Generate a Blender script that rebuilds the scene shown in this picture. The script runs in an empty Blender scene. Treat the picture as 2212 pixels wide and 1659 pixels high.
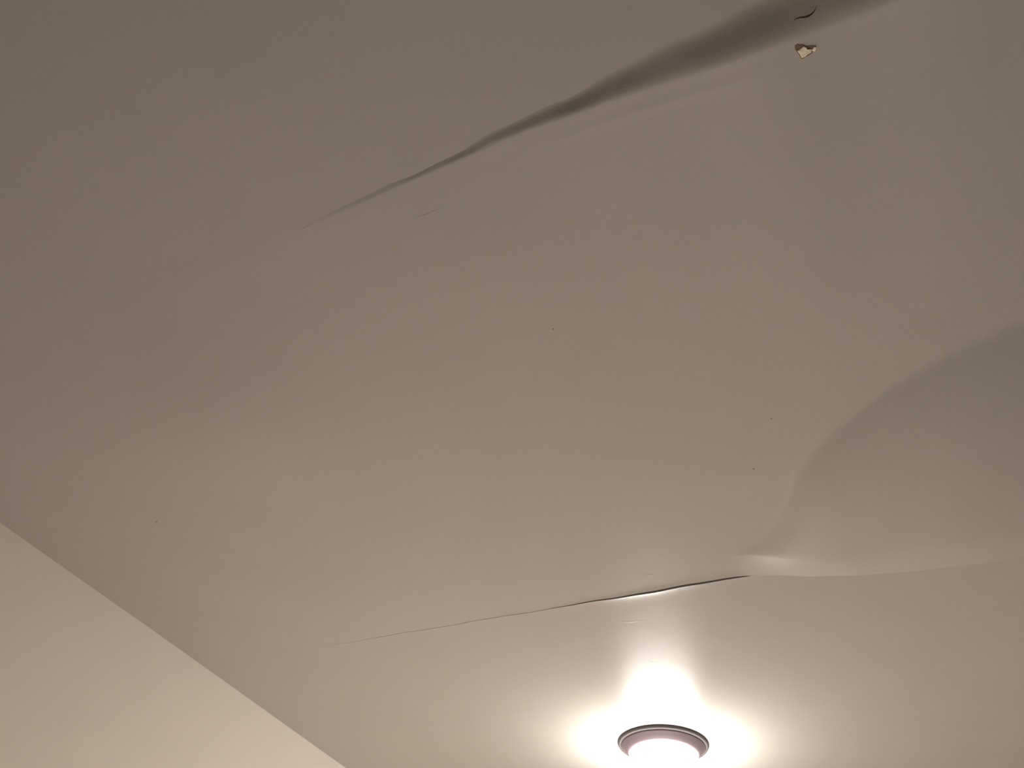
import bpy, bmesh, math
from mathutils import Matrix, Vector

S = bpy.context.scene
COL = S.collection

# ------------------------------------------------------------------ camera, light, exposure
H = 2.44                 # ceiling height
CAM_Z = 1.37             # phone held at chest height
K = H - CAM_Z            # camera-to-ceiling distance
F, CX, CY = 1600.0, 1106.0, 829.5      # focal length and centre, in pixels of 2212 x 1659
DS = (0.89889141, -0.26325302, -0.35027429)   # world X seen in the lens frame (x right, y down, z ahead)
DW = (0.42825766, 0.69524222, 0.57726391)     # world Y
DN = (0.09155901, -0.66890525, 0.73768741)    # world Z
cam_d = bpy.data.cameras.new('camera')
cam_d.sensor_width = 36.0
cam_d.lens = 36.0 * F / 2212.0
cam_d.clip_start = 0.01
cam = bpy.data.objects.new('camera', cam_d)
COL.objects.link(cam)
_r = Vector((DS[0], DW[0], DN[0])).normalized()
_u = -Vector((DS[1], DW[1], DN[1]))
_u = (_u - _r * _u.dot(_r)).normalized()
_b = _r.cross(_u)
_m = Matrix((_r, _u, _b)).transposed().to_4x4()
_m.translation = Vector((0, 0, CAM_Z))
cam.matrix_world = _m
S.camera = cam

w = bpy.data.worlds.new('world')
S.world = w
w.use_nodes = True
w.node_tree.nodes['Background'].inputs['Color'].default_value = (0.9, 0.86, 0.8, 1)
w.node_tree.nodes['Background'].inputs['Strength'].default_value = 0.0

S.view_settings.view_transform = 'Standard'
S.view_settings.look = 'None'
S.view_settings.gamma = 1.0
S.view_settings.use_curve_mapping = False
S.view_settings.exposure = 0.0
LAMP_SIDE = 42.0        # glow of the opal bowl
LAMP_DOWN = 117.0       # watts of the bulb's beam to the floor
LAMP_RGB = (1.0, 0.935, 0.87)
S.cycles.use_denoising = True
S.cycles.max_bounces = 10
S.cycles.diffuse_bounces = 8
S.cycles.sample_clamp_indirect = 10.0


# ------------------------------------------------------------------ helpers
def material(name, rgb, rough=0.6, metal=0.0, spec=0.5, bump=None, mottle=0.0, coat=None):
    m = bpy.data.materials.new(name)
    m.use_nodes = True
    nt = m.node_tree
    p = nt.nodes['Principled BSDF']
    p.inputs['Base Color'].default_value = (*rgb, 1)
    p.inputs['Roughness'].default_value = rough
    p.inputs['Metallic'].default_value = metal
    p.inputs['Specular IOR Level'].default_value = spec
    tc = nt.nodes.new('ShaderNodeTexCoord')
    if mottle:
        n = nt.nodes.new('ShaderNodeTexNoise')
        n.inputs['Scale'].default_value = 5.0
        n.inputs['Detail'].default_value = 4.0
        nt.links.new(tc.outputs['Object'], n.inputs['Vector'])
        r = nt.nodes.new('ShaderNodeMapRange')
        r.inputs['To Min'].default_value = 1 - mottle
        r.inputs['To Max'].default_value = 1 + mottle
        nt.links.new(n.outputs['Fac'], r.inputs['Value'])
        x = nt.nodes.new('ShaderNodeMix')
        x.data_type = 'RGBA'
        x.blend_type = 'MULTIPLY'
        x.inputs['Factor'].default_value = 1.0
        x.inputs['A'].default_value = (*rgb, 1)
        nt.links.new(r.outputs['Result'], x.inputs['B'])
        nt.links.new(x.outputs['Result'], p.inputs['Base Color'])
    if bump:
        last = None
        for scale, dist, stretch in bump:
            mp = nt.nodes.new('ShaderNodeMapping')
            mp.inputs['Scale'].default_value = stretch
            nt.links.new(tc.outputs['Object'], mp.inputs['Vector'])
            n = nt.nodes.new('ShaderNodeTexNoise')
            n.inputs['Scale'].default_value = scale
            n.inputs['Detail'].default_value = 3.0
            nt.links.new(mp.outputs['Vector'], n.inputs['Vector'])
            b = nt.nodes.new('ShaderNodeBump')
            b.inputs['Strength'].default_value = 1.0
            b.inputs['Distance'].default_value = dist
            nt.links.new(n.outputs['Fac'], b.inputs['Height'])
            if last:
                nt.links.new(last.outputs['Normal'], b.inputs['Normal'])
            last = b
        nt.links.new(last.outputs['Normal'], p.inputs['Normal'])
    return m


def link(name, verts, faces, mat, parent=None, smooth=True):
    me = bpy.data.meshes.new(name)
    me.from_pydata(verts, [], faces)
    me.validate()
    if smooth:
        me.polygons.foreach_set('use_smooth', [True] * len(me.polygons))
    me.materials.append(mat)
    o = bpy.data.objects.new(name, me)
    COL.objects.link(o)
    if parent:
        o.parent = parent
    return o


def box(name, lo, hi, mat, parent=None, bevel=0.0):
    bm = bmesh.new()
    bmesh.ops.create_cube(bm, size=1)
    for v in bm.verts:
        v.co = Vector([lo[i] + (v.co[i] + .5) * (hi[i] - lo[i]) for i in range(3)])
    if bevel:
        bmesh.ops.bevel(bm, geom=bm.edges[:], offset=bevel, segments=2, affect='EDGES')
    me = bpy.data.meshes.new(name)
    bm.to_mesh(me)
    bm.free()
    me.materials.append(mat)
    o = bpy.data.objects.new(name, me)
    COL.objects.link(o)
    if parent:
        o.parent = parent
    return o


def lathe(name, prof, mat, loc, parent=None, seg=96):
    """prof: (radius, z) pairs, turned about the z axis."""
    vs, fs = [], []
    for r, z in prof:
        for k in range(seg):
            a = 2 * math.pi * k / seg
            vs.append((r * math.cos(a), r * math.sin(a), z))
    for i in range(len(prof) - 1):
        for k in range(seg):
            k2 = (k + 1) % seg
            fs.append((i * seg + k, i * seg + k2, (i + 1) * seg + k2, (i + 1) * seg + k))
    o = link(name, vs, fs, mat, parent)
    o.location = loc
    return o


def clamp(x, a=0.0, b=1.0):
    return a if x < a else b if x > b else x


def sstep(x, a, b):
    x = clamp((x - a) / (b - a))
    return x * x * (3 - 2 * x)


def lerp_tab(x, tab):
    if x <= tab[0][0]:
        return tab[0][1]
    for (x0, y0), (x1, y1) in zip(tab, tab[1:]):
        if x <= x1:
            return y0 + (y1 - y0) * (x - x0) / (x1 - x0)
    return tab[-1][1]


def hump_tab(x, tab):
    """Monotone-ish smooth interpolation of a table."""
    if x <= tab[0][0]:
        return tab[0][1]
    for (x0, y0), (x1, y1) in zip(tab, tab[1:]):
        if x <= x1:
            return y0 + (y1 - y0) * sstep(x, x0, x1)
    return tab[-1][1]


def curve_tab(x, tab):
    """Catmull-Rom through a table."""
    if x <= tab[0][0]:
        return tab[0][1]
    for i in range(len(tab) - 1):
        if x <= tab[i + 1][0]:
            (x1, y1), (x2, y2) = tab[i], tab[i + 1]
            x0, y0 = tab[max(0, i - 1)]
            x3, y3 = tab[min(len(tab) - 1, i + 2)]
            h = x2 - x1
            m1 = (y2 - y0) / (x2 - x0) * h
            m2 = (y3 - y1) / (x3 - x1) * h
            u = (x - x1) / h
            return ((2 * u ** 3 - 3 * u * u + 1) * y1 + (u ** 3 - 2 * u * u + u) * m1
                    + (3 * u * u - 2 * u ** 3) * y2 + (u ** 3 - u * u) * m2)
    return tab[-1][1]


def ceiling_at(px, py, sag=None):
    """Where a sight line through a photograph pixel meets the (sagging) ceiling, in units of K (s along the seams, t along the wall)."""
    r = (px - CX, py - CY, F)
    d = [sum(a * b for a, b in zip(r, v)) for v in (DS, DW, DN)]
    s, t = d[0] / d[2], d[1] / d[2]
    if sag:
        f = 1.0
        for _ in range(12):
            f = 0.5 * f + 0.5 * (1 - sag(s * f, t * f) / K)
        s, t = s * f, t * f
    return s, t


# ------------------------------------------------------------------ materials
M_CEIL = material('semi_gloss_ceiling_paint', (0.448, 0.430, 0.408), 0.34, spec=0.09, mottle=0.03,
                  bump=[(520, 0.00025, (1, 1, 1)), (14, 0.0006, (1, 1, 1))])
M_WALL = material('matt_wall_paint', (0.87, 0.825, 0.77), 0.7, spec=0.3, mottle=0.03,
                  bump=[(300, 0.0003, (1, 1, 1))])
M_WALL2 = material('unseen_wall_darkened', (0.13, 0.115, 0.10), 0.7, spec=0.3)  # unseen walls, darkened to hold back light bounced onto the ceiling
M_FLOOR = material('brown_floor', (0.42, 0.38, 0.33), 0.5, mottle=0.2)
M_CORE = material('dark_joist_side', (0.10, 0.08, 0.06), 0.9)
M_PAPER_SHADE = material('brown_paper_and_shade', (0.19, 0.14, 0.095), 0.9, mottle=0.25)  # torn paper brown, also painted where the chipped hole lies in shadow
M_TEAR = material('tear_gap_shade', (0.06, 0.045, 0.03), 0.9)  # dark colour stands for the shade inside the open tear
M_SPECK = material('grey_brown_fleck', (0.33, 0.28, 0.22), 0.8)
M_PLASTER = material('bare_white_plaster', (0.86, 0.80, 0.68), 0.9, mottle=0.12, bump=[(400, 0.0008, (1, 1, 1))])
M_METAL = material('brushed_nickel', (0.135, 0.105, 0.115), 0.42, metal=0.4)
M_RIM = material('dark_lacquered_metal', (0.085, 0.075, 0.075), 0.7, spec=0.1)

M_GLASS = bpy.data.materials.new('lit_opal_glass')
M_GLASS.use_nodes = True
_nt = M_GLASS.node_tree
_p = _nt.nodes['Principled BSDF']
_p.inputs['Base Color'].default_value = (0.9, 0.88, 0.84, 1)
_p.inputs['Roughness'].default_value = 0.25
_p.inputs['Emission Color'].default_value = (*LAMP_RGB, 1)
_p.inputs['Emission Strength'].default_value = LAMP_SIDE

# ------------------------------------------------------------------ room shell
X0, X1, Y0, Y1 = -1.858 * K, 0.56, -0.4, 4.6  # unseen right and back walls pulled in to dim the ceiling
T = 0.12
for nm, lo, hi, m in (
        ('floor', (X0 - T, Y0 - T, -0.1), (X1 + T, Y1 + T, 0), M_FLOOR),
        ('wall_left', (X0 - T, Y0 - T, 0), (X0, Y1 + T, H + 0.05), M_WALL),
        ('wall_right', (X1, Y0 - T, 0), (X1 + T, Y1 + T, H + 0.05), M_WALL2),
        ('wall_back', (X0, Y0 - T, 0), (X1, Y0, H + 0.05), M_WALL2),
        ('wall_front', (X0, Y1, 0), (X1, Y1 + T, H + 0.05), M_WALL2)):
    o = box(nm, lo, hi, m)
    o['kind'] = 'structure'

ceiling = box('ceiling', (X0 - T, Y0 - T, H + 0.05), (X1 + T, Y1 + T, H + 0.15), M_CORE)
ceiling['kind'] = 'structure'

# ------------------------------------------------------------------ ceiling boards (sagging, loose at the joints)
T1, T2 = 0.36, 1.50      # the two long joints, in units of K from the camera


def wob(s, *terms):
    return sum(a * math.sin(f * s + p) for a, f, p in terms)


A1 = [(-0.80, 0.0), (-0.66, 0.0), (-0.50, 0.0020), (-0.35, 0.0050), (-0.14, 0.015), (0.08, 0.028), (0.30, 0.036)]     # droop, metres
U1 = [(-1.0, 0.358), (-0.72, 0.358), (-0.50, 0.355), (-0.35, 0.349), (-0.14, 0.335), (0.08, 0.320), (0.30, 0.305)]      # where the droop starts
C1 = [(-1.0, 0.370), (-0.72, 0.367), (-0.35, 0.358), (-0.25, 0.357), (-0.14, 0.361), (0.04, 0.373), (0.185, 0.377), (0.30, 0.377)]   # lowest line


def seam1(s):            # the edge of the middle board where it leaves the joint
    g = sstep(s, -0.7, -0.3)
    return curve_tab(s, U1) + g * wob(s, (0.0022, 29, 0.4), (0.0012, 71, 1.0), (0.001, 13, 2))


def crest1(s):
    return max(seam1(s) + 0.004, lerp_tab(s, C1) + wob(s, (0.0006, 37, 2.0)))


def seam2(s):
    return T2 + 0.0015 * math.sin(23 * s) + 0.0008 * math.sin(57 * s + 1)


def edge_drop(s):        # how far the loose right end of the middle board hangs at the far joint, metres
    return 0.046 * sstep(s, -0.25, 0.0) + 0.022 * sstep(s, -0.04, 0.2) + 0.0012 * math.sin(30 * s + 0.5) * sstep(s, -0.1, 0.0)


CREASE = [(-0.25, 1.42), (-0.20, 1.40), (-0.16, 1.36), (-0.115, 1.30), (-0.053, 1.189), (0.01, 1.112), (0.078, 1.052), (0.148, 1.008), (0.30, 0.95), (0.6, 0.90)]
CRACK = [(-1.5, 0.0), (-1.2, 0.0005), (-0.72, 0.0009), (-0.62, 0.0024), (-0.45, 0.004), (-0.28, 0.0035), (-0.2, 0.002), (-0.1, 0.0)]
GAP = [(-0.75, 0.0), (-0.6, 0.0012), (-0.45, 0.0028), (-0.25, 0.0024), (-0.16, 0.0)]


def broad(s, t):         # slow waves of the whole ceiling, metres downwards
    z = 0.0012 * math.sin(2.3 * s + 1.1 * t + 0.6) + 0.0009 * math.sin(4.1 * t - 1.7 * s + 2.0)
    # a shallow dish left of the middle, its far side tilted to the lamp
    z += 0.0010 * sstep(s, -1.3, -0.85) * (1 - sstep(s, -0.65, -0.4)) * math.exp(-((t - T1 - 0.012) / 0.03) ** 2)      # tape under the paint
    z += 0.020 * math.exp(-((s + 1.12) ** 2 / 0.10 + (t - 0.66) ** 2 / 0.05))
    return z


def sag_a(s, t):
    return broad(s, t)


def sag_b(s, t):
    z = broad(s, t)
    a = curve_tab(s, A1) * (1 + 0.05 * math.sin(31 * s))
    e, c = seam1(s), crest1(s)
    if t < c:
        z += a * sstep(t, e, c)
    else:
        z += a * (0.45 * math.exp(-(t - c) / 0.12) + 0.55 * (1 - sstep(t, c - 0.5, 1.5)) / (1 - sstep(c, c - 0.5, 1.5)))
    z += 0.0006 * math.exp(-((t - c - 0.026) / 0.008) ** 2) * sstep(s, -0.3, -0.15) * (1 - sstep(s, 0.02, 0.1))
    # loose bulge at the right end of the far joint: the board hangs below its neighbour there
    if s > -0.25:
        tb = curve_tab(s, CREASE)
        tc = 1.420 - 0.045 * sstep(s, -0.16, 0.08)
        te = seam2(s)
        edge = edge_drop(s)
        peak = edge + 0.029 * sstep(s, -0.22, 0.0)
        tb = min(tb, tc - 0.02)
        if t > tb:
            if t < tc:
                q = (t - tb) / (tc - tb)
                arch = 1 - (1 - q) ** 2.2        # steep just past the crease, level at the lowest line
                soft = sstep(q, 0, 1)
                g = sstep(s, -0.2, 0.02)
                z += peak * (g * arch + (1 - g) * soft)
            else:
                q = (t - tc) / (te - tc)
                z += peak + (edge - peak) * q ** 1.45
    return z


def sag_c(s, t):
    e = seam2(s)
    z = broad(s, t)
    c = lerp_tab(s, CRACK)
    z += c * math.exp(-((t - e) / 0.014))
    return z


def spaced(a, b, dense, fine=0.0025, grow=1.35, big=0.02):
    """Parameter list 0..1 across a board b-a wide, fine near the ends named in dense."""
    n = []
    x, st = 0.0, fine
    L = b - a
    left = []
    while x < L / 2:
        left.append(x)
        x += st if 'lo' in dense else big
        if x > 0.10:
            st = min(big, st * grow)
    y, st = 0.0, fine
    right = []
    while y < L / 2:
        right.append(L - y)
        y += st if 'hi' in dense else big
        if y > 0.15:
            st = min(big, st * grow)
    return [v / L for v in left + right[::-1]]


SX = []
_s = X0 / K
while _s < X1 / K - 0.006:
    SX.append(_s)
    _s += 0.006
SX.append(X1 / K)


def board(name, lo_f, hi_f, sag, ps):
    vs, fs = [], []
    n = len(ps)
    for s in SX:
        lo, hi = lo_f(s), hi_f(s)
        for p in ps:
            t = lo + (hi - lo) * p
            vs.append((s * K, t * K, H - sag(s, t)))
    m = len(SX)
    for i in range(m - 1):
        for j in range(n - 1):
            a = i * n + j
            fs.append((a, a + 1, a + n + 1, a + n))      # faces look down
    # the board's own thickness: the four edges and the back
    th = 0.0127
    base = len(vs)
    ring = [i * n for i in range(m)] + [(m - 1) * n + j for j in range(1, n)] + [i * n + n - 1 for i in range(m - 2, -1, -1)] + [j for j in range(n - 2, 0, -1)]
    for k in ring:
        x, y, z = vs[k]
        vs.append((x, y, z + th))
    q = len(ring)
    for k in range(q):
        k2 = (k + 1) % q
        fs.append((ring[k], ring[k2], base + k2, base + k))
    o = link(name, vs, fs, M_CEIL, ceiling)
    me = o.data
    # edges sharp where the face meets the rim
    me.set_sharp_from_angle(angle=math.radians(50))
    return o


board_near = board('ceiling_board', lambda s: Y0 / K, lambda s: seam1(s), sag_a, spaced(Y0 / K, T1, ('hi',), big=0.02))
board_mid = board('ceiling_board', seam1, lambda s: seam2(s) - lerp_tab(s, GAP) / K, sag_b, spaced(T1, T2, ('lo', 'hi'), big=0.012))
board_far = board('ceiling_board', seam2, lambda s: Y1 / K, sag_c, spaced(T2, Y1 / K, ('lo',), big=0.03))
board_near['label'] = 'flat ceiling board nearest the viewer, above the long shadowed joint'
board_mid['label'] = 'middle ceiling board, sagging at both joints and bulging on the right'
board_far['label'] = 'ceiling board that carries the round lamp'


def patch(name, pix, mat, parent, sag, z0, z1, label=None, inset=0.8):
    """A small chip: outline in photograph pixels laid on the board, from z0 to z1 metres below its face, narrower below."""
    pts = [ceiling_at(*p, sag) for p in pix]
    c = (sum(p[0] for p in pts) / len(pts), sum(p[1] for p in pts) / len(pts))
    vs, fs = [], []
    n = len(pts)
    for k, f in ((z0, 1.0), (z1 * 0.8, 0.96), (z1, inset)):
        for i, (s, t) in enumerate(pts):
            s2, t2 = c[0] + (s - c[0]) * f, c[1] + (t - c[1]) * f
            vs.append((s2 * K, t2 * K, H - sag(s2, t2) - k * (1 + 0.15 * math.sin(5 * i))))
    vs.append((c[0] * K, c[1] * K, H - sag(*c) - z1))
    for r in (0, 1):
        for i in range(n):
            j = (i + 1) % n
            fs.append((r * n + i, r * n + j, (r + 1) * n + j, (r + 1) * n + i))
    for i in range(n):
        fs.append((2 * n + i, 2 * n + (i + 1) % n, 3 * n))
    o = link(name, vs, fs, mat, parent, smooth=False)
    if label:
        o['label'] = label
    return o


def zoomed(pts):
    return [(1640 + x / 11.85, y / 11.85) for x, y in pts]


patch('paper_and_hole_shade', zoomed([(905, 1165), (915, 1260), (975, 1350), (1040, 1440), (1095, 1520), (1170, 1480), (1250, 1430), (1330, 1390), (1390, 1330), (1400, 1150),
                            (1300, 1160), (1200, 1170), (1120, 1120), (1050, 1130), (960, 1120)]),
      M_PAPER_SHADE, board_mid, sag_b, -0.001, 0.0006, 'brown torn paper and painted hole shadow round a chip in the ceiling', 0.9)
patch('plaster_chip', zoomed([(965, 1290), (1040, 1240), (1130, 1170), (1205, 1190), (1225, 1235), (1290, 1245), (1340, 1250), (1330, 1330), (1230, 1385), (1170, 1440), (1085, 1475), (1040, 1390)]),
      M_PLASTER, board_mid, sag_b, 0.0, 0.003, 'white bare plaster chip', 0.82)
patch('plaster_chip', zoomed([(1345, 1245), (1380, 1205), (1420, 1175), (1455, 1190), (1450, 1230), (1430, 1275), (1410, 1310), (1340, 1290)]),
      M_PLASTER, board_mid, sag_b, 0.0, 0.003, 'small white bare plaster chip', 0.8)

# a curved tear whose shaded gap is painted as a dark strip, on the near board
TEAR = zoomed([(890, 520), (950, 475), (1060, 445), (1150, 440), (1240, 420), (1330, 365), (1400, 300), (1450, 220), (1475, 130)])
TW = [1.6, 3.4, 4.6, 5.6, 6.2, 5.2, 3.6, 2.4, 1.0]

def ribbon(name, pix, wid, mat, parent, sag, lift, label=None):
    """A narrow raised strip along a pixel path: wid in pixels, lift in metres."""
    n = len(pix)
    vs, fs = [], []
    for i in range(n):
        a, b = pix[max(0, i - 1)], pix[min(n - 1, i + 1)]
        dx, dy = b[0] - a[0], b[1] - a[1]
        L = math.hypot(dx, dy) or 1
        nx, ny = -dy / L, dx / L
        for side, z in ((-1, -0.0005), (0, 1.0), (1, -0.0005)):
            q = (pix[i][0] + nx * wid[i] * .5 * side, pix[i][1] + ny * wid[i] * .5 * side)
            s, t = ceiling_at(*q, sag)
            vs.append((s * K, t * K, H - sag(s, t) - (lift * wid[i] / max(wid) if side == 0 else z)))
    for i in range(n - 1):
        for j in (0, 1):
            a = i * 3 + j
            fs.append((a, a + 1, a + 4, a + 3))
    o = link(name, vs, fs, mat, parent)
    if label:
        o['label'] = label
    return o


ribbon('shaded_tear_gap', TEAR, TW, M_TEAR, board_mid, sag_b, 0.0012, 'curved tear in the paint, the shade in its gap painted dark')
for path, wid, bd, sg in (
        ([(1396, 1241), (1405, 1243), (1414, 1243)], [1.5, 4, 1.5], board_mid, sag_b),
        ([(1425, 1397), (1429, 1400), (1432, 1402)], [1, 3, 1], board_far, sag_c),
        ([(1334, 1341), (1360, 1344), (1395, 1339)], [2, 6, 2], board_far, sag_c),
        ([(900, 468), (925, 462), (955, 447)], [1, 3, 1], board_mid, sag_b),
        ([(642, 500), (660, 491), (684, 479)], [1, 4, 1], board_mid, sag_b),
        ([(1395, 1425), (1410, 1431), (1430, 1433)], [1, 4, 1], board_far, sag_c)):
    ribbon('paint_ridge', path, wid, M_CEIL, bd, sg, 0.0007)
for x, y in ((1195, 711), (338, 1127), (1628, 1013), (1666, 904)):
    patch('dark_speck', [(x - 2.5, y), (x, y - 2), (x + 2.5, y - 1), (x + 2, y + 2), (x - 1, y + 2.5)], M_SPECK, board_mid, sag_b, -0.0005, 0.0005)

# ------------------------------------------------------------------ the lamp
ls, lt = -0.683, 2.322
LX, LY = ls * K, lt * K
LZ = H - sag_c(ls, lt)
lamp = bpy.data.objects.new('ceiling_lamp', None)
COL.objects.link(lamp)
lamp.location = (LX, LY, LZ)
lamp['label'] = 'round lit flush ceiling lamp with dark metal pan and glowing white glass shade'
lamp['category'] = 'ceiling lamp'
R = 0.148
lathe('rim', [(0.10, 0.002), (R, 0.002), (R + 0.001, -0.004), (R - 0.001, -0.008), (R - 0.005, -0.010), (R - 0.010, -0.0105), (0.10, -0.0105)], M_RIM, (0, 0, 0), lamp)
lathe('base_pan', [(0.10, -0.010), (R - 0.008, -0.010), (R - 0.012, -0.014), (R - 0.020, -0.022), (R - 0.028, -0.031), (R - 0.033, -0.035), (R - 0.036, -0.036), (R - 0.037, -0.030), (0.02, -0.030)], M_METAL, (0, 0, 0), lamp)
prof = [(R - 0.038, -0.031), (R - 0.038, -0.036), (R - 0.036, -0.048), (R - 0.035, -0.085), (R - 0.035, -0.110), (R - 0.036, -0.135), (R - 0.040, -0.158)]
for k in range(1, 13):
    a = math.pi / 2 * k / 12
    prof.append((max(0.0005, (R - 0.052) + 0.012 * math.cos(a) if k < 6 else (R - 0.052 + 0.012 * math.cos(math.pi / 2 * 5 / 12)) * (12 - k) / 7), -0.158 - 0.042 * math.sin(a)))
lathe('glass_shade', prof, M_GLASS, (0, 0, 0), lamp)
beam_d = bpy.data.lights.new('bulb_beam', 'AREA')
beam_d.shape = 'DISK'
beam_d.size = 0.2
beam_d.spread = math.radians(112)
beam_d.energy = LAMP_DOWN
beam_d.color = LAMP_RGB
beam = bpy.data.objects.new('bulb_beam', beam_d)
COL.objects.link(beam)
beam.location = (0, 0, -0.203)
beam.parent = lamp
